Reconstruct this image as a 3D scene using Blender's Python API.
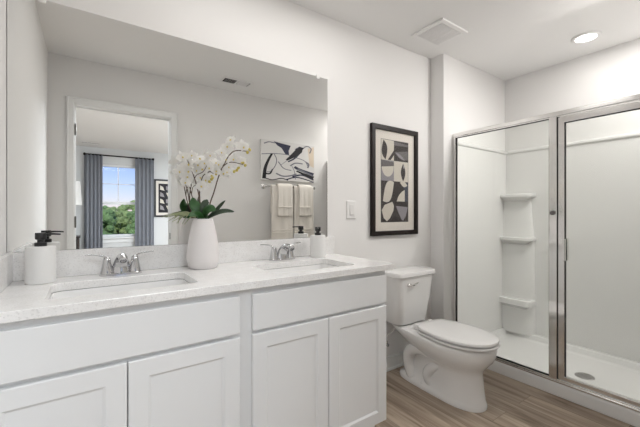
import bpy, bmesh, math, random
from mathutils import Vector, Matrix
R = math.radians
SC = bpy.context.scene
COL = SC.collection
for o in list(bpy.data.objects):
    bpy.data.objects.remove(o)
random.seed(7)

# ------------------------------------------------------------------ camera
cd = bpy.data.cameras.new('camera')
cam = bpy.data.objects.new('camera', cd)
COL.objects.link(cam)
cam.location = (0.0, -1.76, 1.165)
cam.rotation_euler = (R(90), 0, R(-34.75))
cd.sensor_fit = 'HORIZONTAL'
cd.sensor_width = 36.0
cd.lens = 36.0 * 335.3 / 640.0
cd.shift_y = -0.65 / 640.0
cd.clip_start = 0.01
cd.clip_end = 500
SC.camera = cam

# ------------------------------------------------------------------ world, exposure, lights
SC.view_settings.view_transform = 'Standard'
SC.view_settings.look = 'None'
SC.view_settings.gamma = 1.0
SC.view_settings.use_curve_mapping = False
SC.view_settings.exposure = 0.95

W = bpy.data.worlds.new('world')
SC.world = W
W.use_nodes = True
nt = W.node_tree
nt.nodes.clear()
wo = nt.nodes.new('ShaderNodeOutputWorld')
bg = nt.nodes.new('ShaderNodeBackground')
sky = nt.nodes.new('ShaderNodeTexSky')
sky.sky_type = 'NISHITA'
sky.sun_disc = False
sky.sun_elevation = R(42)
sky.sun_rotation = R(20)
sky.air_density = 1.0
sky.dust_density = 0.2
sky.ozone_density = 5.0
bg.inputs['Strength'].default_value = 0.10
tint = nt.nodes.new('ShaderNodeMix')          # slightly bluer daylight
tint.data_type = 'RGBA'
tint.blend_type = 'MULTIPLY'
tint.inputs[0].default_value = 1.0
tint.inputs[7].default_value = (0.74, 0.64, 0.80, 1)
nt.links.new(sky.outputs[0], tint.inputs[6])
nt.links.new(tint.outputs[2], bg.inputs[0])
nt.links.new(bg.outputs[0], wo.inputs[0])

def area_light(name, loc, rot, size, size_y, power, color=(1, 1, 1), shape='RECTANGLE', spread=180):
    ld = bpy.data.lights.new(name, 'AREA')
    ld.shape = shape
    ld.size = size
    if shape in ('RECTANGLE', 'ELLIPSE'):
        ld.size_y = size_y
    ld.energy = power
    ld.color = color
    ld.spread = R(spread)
    o = bpy.data.objects.new(name, ld)
    o.location = loc
    o.rotation_euler = rot
    COL.objects.link(o)
    return o

WARM = (1.0, 0.978, 0.955)
COOL = (0.87, 0.94, 1.0)
# recessed can over the shower
area_light('shower_can_light', (2.966, -0.863, 2.42), (0, 0, 0), 0.13, 0.13, 0.5, WARM, 'DISK')
# added fill panel over the vanity, unseen above the frame
area_light('vanity_fill_light', (0.85, -0.54, 2.425), (0, 0, 0), 1.20, 0.44, 3.5, WARM, spread=180)
# unseen fill disk added by the shower door, aimed at the vanity wall
side_fill = area_light('side_fill_light', (2.60, -1.30, 2.375), (0, 0, 0), 0.16, 0.16, 3.6, WARM, 'DISK', spread=135)
side_fill.rotation_euler = (Vector((1.55, -0.15, 0.7)) - side_fill.location).to_track_quat('-Z', 'Y').to_euler()
# extra light added for the shower walls, out of view right of the frame
area_light('shower_end_fill', (2.86, -1.36, 2.425), (0, 0, 0), 0.20, 0.20, 4.6, WARM, 'DISK', spread=180)
# two unseen fill panels added: one through the doorway, one for the bedroom
area_light('doorway_fill_light', (0.45, -2.60, 2.425), (0, 0, 0), 0.9, 0.9, 21, COOL)
area_light('bedroom_fill_light', (2.0, -3.5, 2.425), (0, 0, 0), 0.8, 0.8, 60, COOL)

sd = bpy.data.lights.new('sun', 'SUN')       # daylight on the trees, from behind the house
sd.energy = 1.6
sd.angle = R(2)
sd.color = (1, 0.96, 0.88)
sun = bpy.data.objects.new('sun', sd)
sun.rotation_euler = (R(-48), 0, R(20))
COL.objects.link(sun)

# ------------------------------------------------------------------ materials
def srgb(r, g, b):
    f = lambda c: (c / 12.92 if c <= 0.04045 else ((c + 0.055) / 1.055) ** 2.4)
    return (f(r / 255), f(g / 255), f(b / 255), 1)

def mat(name, col, rough=0.5, metal=0.0, spec=0.5, bump=None, var=None, coat=0.0, sheen=0.0):
    """principled material; bump=(scale, strength), var=(scale, amount) gives a faint procedural variation"""
    m = bpy.data.materials.new(name)
    m.use_nodes = True
    n = m.node_tree
    p = n.nodes['Principled BSDF']
    p.inputs['Base Color'].default_value = col
    p.inputs['Roughness'].default_value = rough
    p.inputs['Metallic'].default_value = metal
    p.inputs['Specular IOR Level'].default_value = spec
    p.inputs['Coat Weight'].default_value = coat
    p.inputs['Sheen Weight'].default_value = sheen
    tc = n.nodes.new('ShaderNodeTexCoord')
    vs = var or (6.0, 0.03)
    no = n.nodes.new('ShaderNodeTexNoise')
    no.inputs['Scale'].default_value = vs[0]
    no.inputs['Detail'].default_value = 4
    n.links.new(tc.outputs['Object'], no.inputs['Vector'])
    mx = n.nodes.new('ShaderNodeMix')
    mx.data_type = 'RGBA'
    k = vs[1]
    mx.inputs[6].default_value = tuple(c * (1 - k) for c in col[:3]) + (1,)
    mx.inputs[7].default_value = tuple(min(1, c * (1 + k)) for c in col[:3]) + (1,)
    n.links.new(no.outputs[0], mx.inputs[0])
    n.links.new(mx.outputs[2], p.inputs['Base Color'])
    if bump:
        nb = n.nodes.new('ShaderNodeTexNoise')
        nb.inputs['Scale'].default_value = bump[0]
        nb.inputs['Detail'].default_value = 3
        n.links.new(tc.outputs['Object'], nb.inputs['Vector'])
        b = n.nodes.new('ShaderNodeBump')
        b.inputs['Strength'].default_value = bump[1]
        b.inputs['Distance'].default_value = 0.002
        n.links.new(nb.outputs[0], b.inputs['Height'])
        n.links.new(b.outputs[0], p.inputs['Normal'])
    return m

M = {}
M['wall'] = mat('wall_paint', (0.835, 0.822, 0.808, 1), 0.85, bump=(180, 0.08), var=(2, 0.01))
M['ceiling'] = mat('ceiling_paint', (0.90, 0.892, 0.88, 1), 0.9, var=(2, 0.01))
M['bedwall'] = mat('bedroom_wall_paint', (0.72, 0.73, 0.735, 1), 0.85, var=(2, 0.01))
M['trim'] = mat('trim_paint', (0.87, 0.87, 0.86, 1), 0.35, var=(3, 0.01))
M['cabinet'] = mat('white_cabinet_paint', (0.82, 0.825, 0.83, 1), 0.38, var=(4, 0.01))
M['porcelain'] = mat('white_porcelain', (0.87, 0.862, 0.85, 1), 0.08, var=(3, 0.01), coat=0.3)
M['seat'] = mat('white_seat_plastic', (0.85, 0.842, 0.83, 1), 0.2, var=(3, 0.01))
M['chrome'] = mat('polished_chrome', (0.60, 0.60, 0.61, 1), 0.06, 1.0, var=(30, 0.02))
M['frame_metal'] = mat('satin_shower_metal', (0.86, 0.85, 0.835, 1), 0.13, 1.0, var=(40, 0.03))
M['gasket'] = mat('black_gasket_rubber', (0.015, 0.015, 0.015, 1), 0.6)
M['black'] = mat('black_pump_plastic', (0.014, 0.014, 0.015, 1), 0.35)
M['dispenser'] = mat('white_textured_ceramic', (0.78, 0.77, 0.755, 1), 0.45, bump=(220, 0.3))
M['vase'] = mat('blush_white_ceramic', (0.79, 0.755, 0.745, 1), 0.35, var=(9, 0.04), bump=(25, 0.25))
M['acrylic'] = mat('white_shower_acrylic', (0.82, 0.81, 0.795, 1), 0.14, var=(2, 0.01), coat=0.2)
M['leaf'] = mat('orchid_leaf_green', srgb(52, 92, 48), 0.38, var=(25, 0.35))
M['leafdark'] = mat('dark_leaf_green', srgb(58, 74, 58), 0.45, var=(25, 0.3))
M['grass'] = mat('pale_airplant_green', srgb(160, 168, 130), 0.6, var=(40, 0.3))
M['petal'] = mat('white_orchid_petal', (0.90, 0.89, 0.87, 1), 0.6, var=(60, 0.04))
pn = M['petal'].node_tree          # petals let some light through
tl_ = pn.nodes.new('ShaderNodeBsdfTranslucent')
tl_.inputs[0].default_value = (0.92, 0.91, 0.88, 1)
mx_ = pn.nodes.new('ShaderNodeMixShader')
mx_.inputs[0].default_value = 0.35
pn.links.new(pn.nodes['Principled BSDF'].outputs[0], mx_.inputs[1])
pn.links.new(tl_.outputs[0], mx_.inputs[2])
pn.links.new(mx_.outputs[0], pn.nodes['Material Output'].inputs[0])
M['lip'] = mat('yellow_orchid_lip', srgb(226, 206, 120), 0.5, var=(80, 0.25))
M['bud'] = mat('yellow_green_bud', srgb(196, 180, 92), 0.5, var=(80, 0.25))
M['stem'] = mat('brown_orchid_stem', srgb(86, 66, 54), 0.6, var=(50, 0.3))
M['framedark'] = mat('dark_espresso_frame', srgb(30, 22, 20), 0.45, spec=0.25, var=(40, 0.3))
M['frameblack'] = mat('black_frame', srgb(16, 17, 20), 0.4)
M['mat'] = mat('cream_mat_board', srgb(232, 226, 217), 0.8)
M['p_dark'] = mat('print_dark_taupe', srgb(62, 56, 54), 0.7)
M['p_mid'] = mat('print_mid_grey', srgb(112, 108, 108), 0.7)
M['p_lav'] = mat('print_lavender_grey', srgb(150, 146, 150), 0.7)
M['p_blue'] = mat('print_slate_blue', srgb(74, 77, 88), 0.7)
M['p_cream'] = mat('print_cream', srgb(214, 208, 196), 0.7)
M['p_edge'] = mat('print_edge_grey', srgb(90, 86, 84), 0.7)
M['canvas'] = mat('pale_grey_canvas', srgb(226, 224, 222), 0.8, var=(7, 0.08))
M['ink'] = mat('black_ink', srgb(30, 28, 34), 0.7)
M['navy'] = mat('navy_ink', srgb(52, 54, 76), 0.7, var=(30, 0.4))
M['inkgrey'] = mat('grey_ink', srgb(120, 120, 130), 0.7, var=(30, 0.3))
M['beige'] = mat('beige_wash', srgb(222, 206, 186), 0.8)
M['towel'] = mat('cream_terry', (0.91, 0.86, 0.79, 1), 0.95, bump=(300, 0.9), sheen=0.3)
M['plate'] = mat('white_switch_plastic', (0.82, 0.81, 0.795, 1), 0.3)
M['plate2'] = mat('white_rocker_plastic', (0.72, 0.71, 0.695, 1), 0.3)
M['curtain'] = mat('slate_blue_curtain', srgb(126, 129, 137), 0.9, bump=(400, 0.4), var=(30, 0.08))
M['rod'] = mat('dark_curtain_rod', srgb(34, 32, 34), 0.4, 0.6)
M['vinyl'] = mat('white_window_vinyl', (0.82, 0.83, 0.84, 1), 0.35)
M['shade'] = mat('white_linen_shade', (0.85, 0.84, 0.82, 1), 0.9)
M['lampbase'] = mat('mottled_blue_glass', srgb(168, 186, 196), 0.15, var=(25, 0.5))
M['nightstand'] = mat('dark_wood', srgb(48, 40, 38), 0.4, var=(12, 0.3))
M['grille'] = mat('vent_grey_slots', (0.25, 0.245, 0.24, 1), 0.7)
M['ventwhite'] = mat('white_vent_plastic', (0.90, 0.89, 0.88, 1), 0.45)
M['hose'] = mat('braided_hose', (0.62, 0.61, 0.60, 1), 0.3, 0.6, bump=(500, 0.6))
M['brass_dark'] = mat('dark_hinge_metal', srgb(120, 118, 114), 0.3, 1.0)
M['drain'] = mat('brushed_drain_metal', (0.42, 0.41, 0.40, 1), 0.4, 0.7)
M['grassfield'] = mat('grass_field', srgb(96, 112, 70), 0.9, var=(0.3, 0.3))
M['asphalt'] = mat('pale_asphalt', srgb(176, 176, 176), 0.9, var=(1.5, 0.1))
M['bark'] = mat('tree_bark', srgb(82, 70, 58), 0.9, var=(6, 0.3))
M['foliageA'] = mat('tree_foliage_deep', srgb(112, 142, 92), 0.9, var=(1.6, 0.45))
M['foliageB'] = mat('tree_foliage_light', srgb(142, 164, 108), 0.9, var=(1.6, 0.45))
M['quartz'] = None

def mirror_material():
    m = mat('silvered_mirror', (0.88, 0.885, 0.875, 1), 0.0, 1.0, var=(1, 0.0))
    return m
M['mirror'] = mirror_material()

def glass_material(name, tint, gloss):
    m = bpy.data.materials.new(name)
    m.use_nodes = True
    n = m.node_tree
    n.nodes.clear()
    out = n.nodes.new('ShaderNodeOutputMaterial')
    tr = n.nodes.new('ShaderNodeBsdfTransparent')
    tr.inputs[0].default_value = tint
    gl = n.nodes.new('ShaderNodeBsdfGlossy')
    gl.inputs['Roughness'].default_value = 0.0
    gl.inputs[0].default_value = (1, 1, 1, 1)
    fr = n.nodes.new('ShaderNodeLayerWeight')
    fr.inputs['Blend'].default_value = gloss
    ns = n.nodes.new('ShaderNodeTexNoise')
    ns.inputs['Scale'].default_value = 3
    mr = n.nodes.new('ShaderNodeMapRange')
    mr.inputs['To Min'].default_value = 0.95
    mr.inputs['To Max'].default_value = 1.0
    n.links.new(ns.outputs[0], mr.inputs['Value'])
    mu = n.nodes.new('ShaderNodeMath')
    mu.operation = 'MULTIPLY'
    n.links.new(fr.outputs['Fresnel'], mu.inputs[0])
    n.links.new(mr.outputs[0], mu.inputs[1])
    mx = n.nodes.new('ShaderNodeMixShader')
    n.links.new(mu.outputs[0], mx.inputs[0])
    n.links.new(tr.outputs[0], mx.inputs[1])
    n.links.new(gl.outputs[0], mx.inputs[2])
    n.links.new(mx.outputs[0], out.inputs[0])
    return m
M['glass'] = glass_material('clear_shower_glass', (0.965, 0.975, 0.965, 1), 0.16)
M['pane'] = glass_material('clear_pane_glass', (0.98, 0.985, 0.985, 1), 0.10)
M['picglass'] = glass_material('picture_glass', (0.98, 0.98, 0.98, 1), 0.10)

def quartz_material():
    m = bpy.data.materials.new('white_speckled_quartz')
    m.use_nodes = True
    n = m.node_tree
    p = n.nodes['Principled BSDF']
    p.inputs['Roughness'].default_value = 0.16
    tc = n.nodes.new('ShaderNodeTexCoord')
    no = n.nodes.new('ShaderNodeTexNoise')
    no.inputs['Scale'].default_value = 190
    no.inputs['Detail'].default_value = 3
    n.links.new(tc.outputs['Object'], no.inputs['Vector'])
    r1 = n.nodes.new('ShaderNodeValToRGB')
    r1.color_ramp.elements[0].position = 0.33
    r1.color_ramp.elements[0].color = (0.77, 0.76, 0.75, 1)
    r1.color_ramp.elements[1].position = 0.47
    r1.color_ramp.elements[1].color = (0.90, 0.89, 0.88, 1)
    n.links.new(no.outputs[0], r1.inputs[0])
    no2 = n.nodes.new('ShaderNodeTexNoise')
    no2.inputs['Scale'].default_value = 22
    no2.inputs['Detail'].default_value = 6
    n.links.new(tc.outputs['Object'], no2.inputs['Vector'])
    r2 = n.nodes.new('ShaderNodeValToRGB')
    r2.color_ramp.elements[0].position = 0.35
    r2.color_ramp.elements[0].color = (0.94, 0.935, 0.93, 1)
    r2.color_ramp.elements[1].position = 0.65
    r2.color_ramp.elements[1].color = (1, 1, 1, 1)
    n.links.new(no2.outputs[0], r2.inputs[0])
    mx = n.nodes.new('ShaderNodeMix')
    mx.data_type = 'RGBA'
    mx.blend_type = 'MULTIPLY'
    mx.inputs[0].default_value = 1
    n.links.new(r1.outputs[0], mx.inputs[6])
    n.links.new(r2.outputs[0], mx.inputs[7])
    n.links.new(mx.outputs[2], p.inputs['Base Color'])
    return m
M['quartz'] = quartz_material()

def floor_material():
    m = bpy.data.materials.new('greyish_oak_plank_floor')
    m.use_nodes = True
    n = m.node_tree
    p = n.nodes['Principled BSDF']
    p.inputs['Roughness'].default_value = 0.42
    tc = n.nodes.new('ShaderNodeTexCoord')
    mp = n.nodes.new('ShaderNodeMapping')
    mp.inputs['Rotation'].default_value = (0, 0, R(90))
    n.links.new(tc.outputs['Object'], mp.inputs['Vector'])
    br = n.nodes.new('ShaderNodeTexBrick')
    br.offset = 0.37
    br.inputs['Color1'].default_value = (0.0, 0.0, 0.0, 1)
    br.inputs['Color2'].default_value = (1.0, 1.0, 1.0, 1)
    br.inputs['Mortar'].default_value = (0.0, 0.0, 0.0, 1)
    br.inputs['Scale'].default_value = 1
    br.inputs['Mortar Size'].default_value = 0.0012
    br.inputs['Brick Width'].default_value = 1.22
    br.inputs['Row Height'].default_value = 0.155
    n.links.new(mp.outputs[0], br.inputs['Vector'])
    # grain: noise stretched along the plank, shifted per plank
    mp2 = n.nodes.new('ShaderNodeMapping')
    mp2.inputs['Scale'].default_value = (17, 1.2, 1)
    mp2.inputs['Location'].default_value = (3.3, 1.7, 0)
    n.links.new(tc.outputs['Object'], mp2.inputs['Vector'])
    ad = n.nodes.new('ShaderNodeVectorMath')
    ad.operation = 'ADD'
    sc = n.nodes.new('ShaderNodeVectorMath')
    sc.operation = 'SCALE'
    sc.inputs['Scale'].default_value = 9.0
    n.links.new(br.outputs['Color'], sc.inputs[0])
    n.links.new(mp2.outputs[0], ad.inputs[0])
    n.links.new(sc.outputs[0], ad.inputs[1])
    no = n.nodes.new('ShaderNodeTexNoise')
    no.inputs['Scale'].default_value = 1
    no.inputs['Detail'].default_value = 6
    no.inputs['Roughness'].default_value = 0.62
    no.inputs['Distortion'].default_value = 1.1
    n.links.new(ad.outputs[0], no.inputs['Vector'])
    rp = n.nodes.new('ShaderNodeValToRGB')
    e = rp.color_ramp.elements
    e[0].position = 0.30
    e[0].color = srgb(116, 99, 84)
    e[1].position = 0.70
    e[1].color = srgb(202, 186, 168)
    x = e.new(0.5)
    x.color = srgb(166, 148, 130)
    n.links.new(no.outputs[0], rp.inputs[0])
    tone = n.nodes.new('ShaderNodeMapRange')
    tone.inputs['To Min'].default_value = 0.90
    tone.inputs['To Max'].default_value = 1.07
    n.links.new(br.outputs['Color'], tone.inputs['Value'])
    mx = n.nodes.new('ShaderNodeMix')
    mx.data_type = 'RGBA'
    mx.blend_type = 'MULTIPLY'
    mx.inputs[0].default_value = 1
    n.links.new(rp.outputs[0], mx.inputs[6])
    n.links.new(tone.outputs[0], mx.inputs[7])
    gap = n.nodes.new('ShaderNodeMix')
    gap.data_type = 'RGBA'
    n.links.new(br.outputs['Fac'], gap.inputs[0])
    n.links.new(mx.outputs[2], gap.inputs[6])
    gap.inputs[7].default_value = srgb(112, 98, 85)
    n.links.new(gap.outputs[2], p.inputs['Base Color'])
    b = n.nodes.new('ShaderNodeBump')
    b.inputs['Strength'].default_value = 0.12
    b.inputs['Distance'].default_value = 0.002
    n.links.new(no.outputs[0], b.inputs['Height'])
    n.links.new(b.outputs[0], p.inputs['Normal'])
    return m
M['floor'] = floor_material()

def emit_material(name, col, strength):
    m = bpy.data.materials.new(name)
    m.use_nodes = True
    p = m.node_tree.nodes['Principled BSDF']
    p.inputs['Base Color'].default_value = (0.8, 0.8, 0.8, 1)
    p.inputs['Emission Color'].default_value = col
    p.inputs['Emission Strength'].default_value = strength
    return m
M['lens'] = emit_material('lit_lamp_lens', (1, 0.97, 0.93, 1), 3.5)

# ------------------------------------------------------------------ mesh helpers
def bm_new():
    return bmesh.new()

def box(bm, x0, x1, y0, y1, z0, z1, bevel=0.0, seg=2, mi=0):
    vs = [bm.verts.new((x, y, z)) for x in (x0, x1) for y in (y0, y1) for z in (z0, z1)]
    idx = [(0, 1, 3, 2), (4, 6, 7, 5), (0, 4, 5, 1), (2, 3, 7, 6), (0, 2, 6, 4), (1, 5, 7, 3)]
    fs = [bm.faces.new([vs[i] for i in f]) for f in idx]
    for f in fs:
        f.material_index = mi
    if bevel:
        es = list({e for f in fs for e in f.edges})
        r = bmesh.ops.bevel(bm, geom=es, offset=bevel, segments=seg, affect='EDGES', profile=0.5)
        for f in r['faces']:
            f.material_index = mi
    return bm

def lathe(bm, prof, cx=0, cy=0, cz=0, n=32, axis='Z', cap=True):
    rings = []
    for r, h in prof:
        ring = []
        for i in range(n):
            a = 2 * math.pi * i / n
            c, s = r * math.cos(a), r * math.sin(a)
            if axis == 'Z':
                co = (cx + c, cy + s, cz + h)
            elif axis == 'Y':
                co = (cx + c, cy + h, cz + s)
            else:
                co = (cx + h, cy + c, cz + s)
            ring.append(bm.verts.new(co))
        rings.append(ring)
    skin(bm, rings, True, cap)
    return bm

def skin(bm, rings, closed=True, cap=True):
    n = len(rings[0])
    for a, b in zip(rings, rings[1:]):
        for i in range(n if closed else n - 1):
            j = (i + 1) % n
            bm.faces.new((a[i], a[j], b[j], b[i]))
    if cap and closed:
        bm.faces.new(list(reversed(rings[0])))
        bm.faces.new(rings[-1])

def loft(bm, rings, cap=True):
    vr = [[bm.verts.new(p) for p in r] for r in rings]
    skin(bm, vr, True, cap)
    return bm

def spline(pts, k=6):
    P = [Vector(p) for p in pts]
    if len(P) < 3:
        return P
    P = [P[0] * 2 - P[1]] + P + [P[-1] * 2 - P[-2]]
    out = []
    for i in range(1, len(P) - 2):
        p0, p1, p2, p3 = P[i - 1:i + 3]
        for j in range(k):
            t = j / k
            out.append(0.5 * ((2 * p1) + (p2 - p0) * t + (2 * p0 - 5 * p1 + 4 * p2 - p3) * t * t + (3 * p1 - p0 - 3 * p2 + p3) * t ** 3))
    out.append(P[-2])
    return out

def tube(bm, pts, rad, n=10, k=6, flat=1.0, cap=True):
    P = spline(pts, k)
    m = len(P)
    up = Vector((0, 0, 1))
    rings = []
    prev = None
    for i, p in enumerate(P):
        t = (P[min(i + 1, m - 1)] - P[max(i - 1, 0)]).normalized()
        if prev is None:
            s = t.cross(up)
            if s.length < 1e-3:
                s = t.cross(Vector((1, 0, 0)))
            s.normalize()
        else:
            s = (prev - t * prev.dot(t)).normalized()
        prev = s
        u = s.cross(t)
        f = i / (m - 1)
        if isinstance(rad, (int, float)):
            r = rad
        else:
            g = f * (len(rad) - 1)
            q = min(int(g), len(rad) - 2)
            r = rad[q] + (rad[q + 1] - rad[q]) * (g - q)
        rings.append([p + s * (r * math.cos(2 * math.pi * j / n)) + u * (r * flat * math.sin(2 * math.pi * j / n)) for j in range(n)])
    loft(bm, rings, cap)
    return bm

def rrect(w, d, r, n=6, cx=0, cy=0):
    """rounded rectangle outline, counter-clockwise"""
    pts = []
    for sx, sy, a0 in ((1, 1, 0), (-1, 1, 90), (-1, -1, 180), (1, -1, 270)):
        for i in range(n + 1):
            a = R(a0 + 90 * i / n)
            pts.append((cx + sx * (w / 2 - r) + r * math.cos(a), cy + sy * (d / 2 - r) + r * math.sin(a)))
    return pts

def prism(bm, outline, z0, z1):
    loft(bm, [[(x, y, z0) for x, y in outline], [(x, y, z1) for x, y in outline]])
    return bm

def obj(name, bm, m, parent=None, smooth=False, bevel=0.0, loc=None, autosmooth=35):
    bmesh.ops.recalc_face_normals(bm, faces=bm.faces)
    me = bpy.data.meshes.new(name)
    bm.to_mesh(me)
    bm.free()
    ms = m if isinstance(m, (list, tuple)) else [m]
    for q in ms:
        me.materials.append(q)
    o = bpy.data.objects.new(name, me)
    COL.objects.link(o)
    if smooth:
        for p in me.polygons:
            p.use_smooth = True
        me.set_sharp_from_angle(angle=R(autosmooth))
    if bevel:
        md = o.modifiers.new('bevel', 'BEVEL')
        md.width = bevel
        md.segments = 2
        md.limit_method = 'ANGLE'
        md.angle_limit = R(40)
    if parent:
        o.parent = parent
    if loc:
        o.location = loc
    return o

def thing(name, label, cat, loc=(0, 0, 0), rz=0, group=None):
    o = bpy.data.objects.new(name, None)
    o.empty_display_size = 0.05
    COL.objects.link(o)
    o.location = loc
    o.rotation_euler = (0, 0, rz)
    return tag(o, label, cat, group)

def tag(o, label, cat, group=None):
    o['label'] = label
    o['category'] = cat
    if group:
        o['group'] = group
    return o

def struct(name, bm, m, **k):
    o = obj(name, bm, m, **k)
    if not k.get('parent'):
        o['kind'] = 'structure'
    return o

def dup(root, loc=None, rz=None, label=None):
    r = root.copy()
    COL.objects.link(r)
    if loc is not None:
        r.location = loc
    if rz is not None:
        r.rotation_euler = (0, 0, rz)
    if label:
        r['label'] = label
    def rec(src, dst):
        for ch in [c for c in COL.objects if c.parent == src]:
            c = ch.copy()
            COL.objects.link(c)
            c.parent = dst
            rec(ch, c)
    rec(root, r)
    return r

# ------------------------------------------------------------------ setting
CEIL = 2.438
XL = -0.2575           # left wall
YF = -1.663            # door wall, bathroom face
YFB = -1.783           # door wall, bedroom face
XB = 3.305             # far shower wall
XJ, YJ = 2.337, -0.122 # jog where the shower alcove begins
DX0, DX1, DZ = -0.084, 0.645, 2.056   # door opening
YW = -6.10             # bedroom window wall

b = bm_new(); box(b, XL - .12, XB + .12, 0, .12, 0, CEIL); struct('wall_back', b, M['wall'])
b = bm_new(); box(b, XJ, XB, YJ, 0, 0, CEIL); struct('wall_back_jog', b, M['wall'])
b = bm_new(); box(b, XL - .12, XL, YF, 0, 0, CEIL); struct('wall_left', b, M['wall'])
b = bm_new(); box(b, XB, XB + .12, YF, 0, 0, CEIL); struct('wall_right', b, M['wall'])
b = bm_new()
box(b, -1.9, DX0 - .02, YFB, YF, 0, CEIL)
box(b, DX1 + .02, XB + .12, YFB, YF, 0, CEIL)
box(b, DX0 - .02, DX1 + .02, YFB, YF, DZ + .02, CEIL)
struct('wall_front', b, M['wall'])
# bedroom shell
b = bm_new(); box(b, -2.02, -1.9, YW, YFB, 0, CEIL); struct('wall_bedroom_left', b, M['bedwall'])
b = bm_new(); box(b, 2.9, 3.02, YW, YFB, 0, CEIL); struct('wall_bedroom_right', b, M['bedwall'])
WX0, WX1, WZ0, WZ1 = 0.16, 0.86, 0.68, 2.13
b = bm_new()
box(b, -2.02, WX0, YW - .14, YW, 0, CEIL)
box(b, WX1, 3.02, YW - .14, YW, 0, CEIL)
box(b, WX0, WX1, YW - .14, YW, 0, WZ0)
box(b, WX0, WX1, YW - .14, YW, WZ1, CEIL)
struct('wall_bedroom_window', b, M['bedwall'])
b = bm_new(); box(b, -2.02, XB + .12, YW - .14, .12, -.1, 0); struct('floor', b, M['floor'])
b = bm_new(); box(b, -2.02, XB + .12, YW - .14, .12, CEIL, CEIL + .1); struct('ceiling', b, M['ceiling'])

# baseboards with a stepped cap
def baseboard(name, x0, x1, y0, y1):
    b = bm_new()
    horizontal = abs(x1 - x0) > abs(y1 - y0)
    box(b, x0, x1, y0, y1, 0, .085)
    if name == 'baseboard_back':
        box(b, x0, x1, y0 + .005, y1, .085, .102)
        box(b, x0, x1, y0 - .010, y0, 0, .018)
    struct(name, b, M['trim'], bevel=.003)
baseboard('baseboard_back', 1.285, XJ, -.014, 0)
baseboard('baseboard_jog', XJ - .014, XJ, YJ, -.014)
baseboard('baseboard_front', DX1 + .08, 2.44, YF, YF + .014)
baseboard('baseboard_left', XL, XL + .014, YF, -.55)

# door frame: jambs, casing, stop
b = bm_new()
CW = .060
box(b, DX0 - .02, DX0, YFB - .002, YF + .002, 0, DZ)
box(b, DX1, DX1 + .02, YFB - .002, YF + .002, 0, DZ)
box(b, DX0 - .02, DX1 + .02, YFB - .002, YF + .002, DZ, DZ + .02)
box(b, DX0 - .004, DX0 + .005, -1.745, -1.712, 0, DZ)
box(b, DX1 - .005, DX1 + .004, -1.745, -1.712, 0, DZ)
box(b, DX0, DX1, -1.745, -1.712, DZ - .011, DZ + .004)
door = struct('door_1', b, M['trim'], bevel=.002)
for x0, x1, z0, z1 in ((DX0 - CW + .006, DX0 - .006, 0, DZ + CW), (DX1 + .006, DX1 + CW, 0, DZ + CW), (DX0 - .006, DX1 + .006, DZ + .006, DZ + CW)):
    b = bm_new(); box(b, x0, x1, YF - .001, YF + .016, z0, z1)
    if z0 == 0:
        xo = x0 if x0 < 0 else x1 - .012
        box(b, xo, xo + .012, YF, YF + .022, z0, z1)
    else:
        box(b, x0 - .06, x1 + .06, YF, YF + .022, z1 - .012, z1)
    obj('casing', b, M['trim'], door, bevel=.003)
for z in (1.85, 1.09, .25):
    b = bm_new()
    box(b, DX0 - .001, DX0 + .003, YF - .045, YF - .004, z - .045, z + .045)
    lathe(b, [(.006, -.047), (.006, .047)], DX0 + .004, YF + .003, z, 10)
    obj('hinge', b, M['brass_dark'], door, smooth=True)
b = bm_new(); box(b, DX1 - .003, DX1 + .001, YF - .035, YF - .005, .915, .975)
obj('strike_plate', b, M['brass_dark'], door)

# bedroom window
b = bm_new()
y0, y1 = YW - .10, YW - .03
box(b, WX0, WX0 + .045, y0, y1, WZ0, WZ1); box(b, WX1 - .045, WX1, y0, y1, WZ0, WZ1)
box(b, WX0, WX1, y0, y1, WZ1 - .045, WZ1); box(b, WX0, WX1, y0, y1, WZ0, WZ0 + .05)
win = struct('window_1', b, M['vinyl'], bevel=.003)
b = bm_new()
box(b, WX0 + .045, WX1 - .045, YW - .075, YW - .045, 1.335, 1.385)
box(b, .505, .52, YW - .066, YW - .054, 1.385, WZ1 - .045)
box(b, WX0 + .045, WX1 - .045, YW - .066, YW - .054, 1.735, 1.75)
obj('upper_sash', b, M['vinyl'], win)
b = bm_new(); box(b, WX0 + .04, WX1 - .04, YW - .062, YW - .058, WZ0 + .045, WZ1 - .04)
obj('window_pane', b, M['pane'], win)
b = bm_new()
box(b, WX0 - .05, WX1 + .05, YW - .03, YW + .05, WZ0 - .03, WZ0)
box(b, WX0 - .03, WX1 + .03, YW, YW + .018, WZ0 - .11, WZ0 - .03)
obj('window_sill', b, M['vinyl'], win, bevel=.004)

# ------------------------------------------------------------------ vanity
VX0, VX1 = XL + .004, 1.276
FRONT = -.515           # carcass front, doors in front of it
v = thing('vanity_cabinet', 'long white double-sink vanity cabinet with shaker doors along mirror wall', 'cabinet', (0, 0, 0))
b = bm_new()
F2 = FRONT + .02
for x0, x1 in ((VX0, VX0 + .018), (VX1 - .018, VX1)):
    box(b, x0, x1, F2, -.012, .09, .869)
    box(b, x0, x1, FRONT + .075, -.012, 0, .09)
box(b, VX0 + .018, VX1 - .018, F2, -.012, .09, .108)
box(b, VX0, VX1, -.012, -.004, .0, .869)
box(b, .496, .514, F2, -.012, .108, .70)
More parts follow.
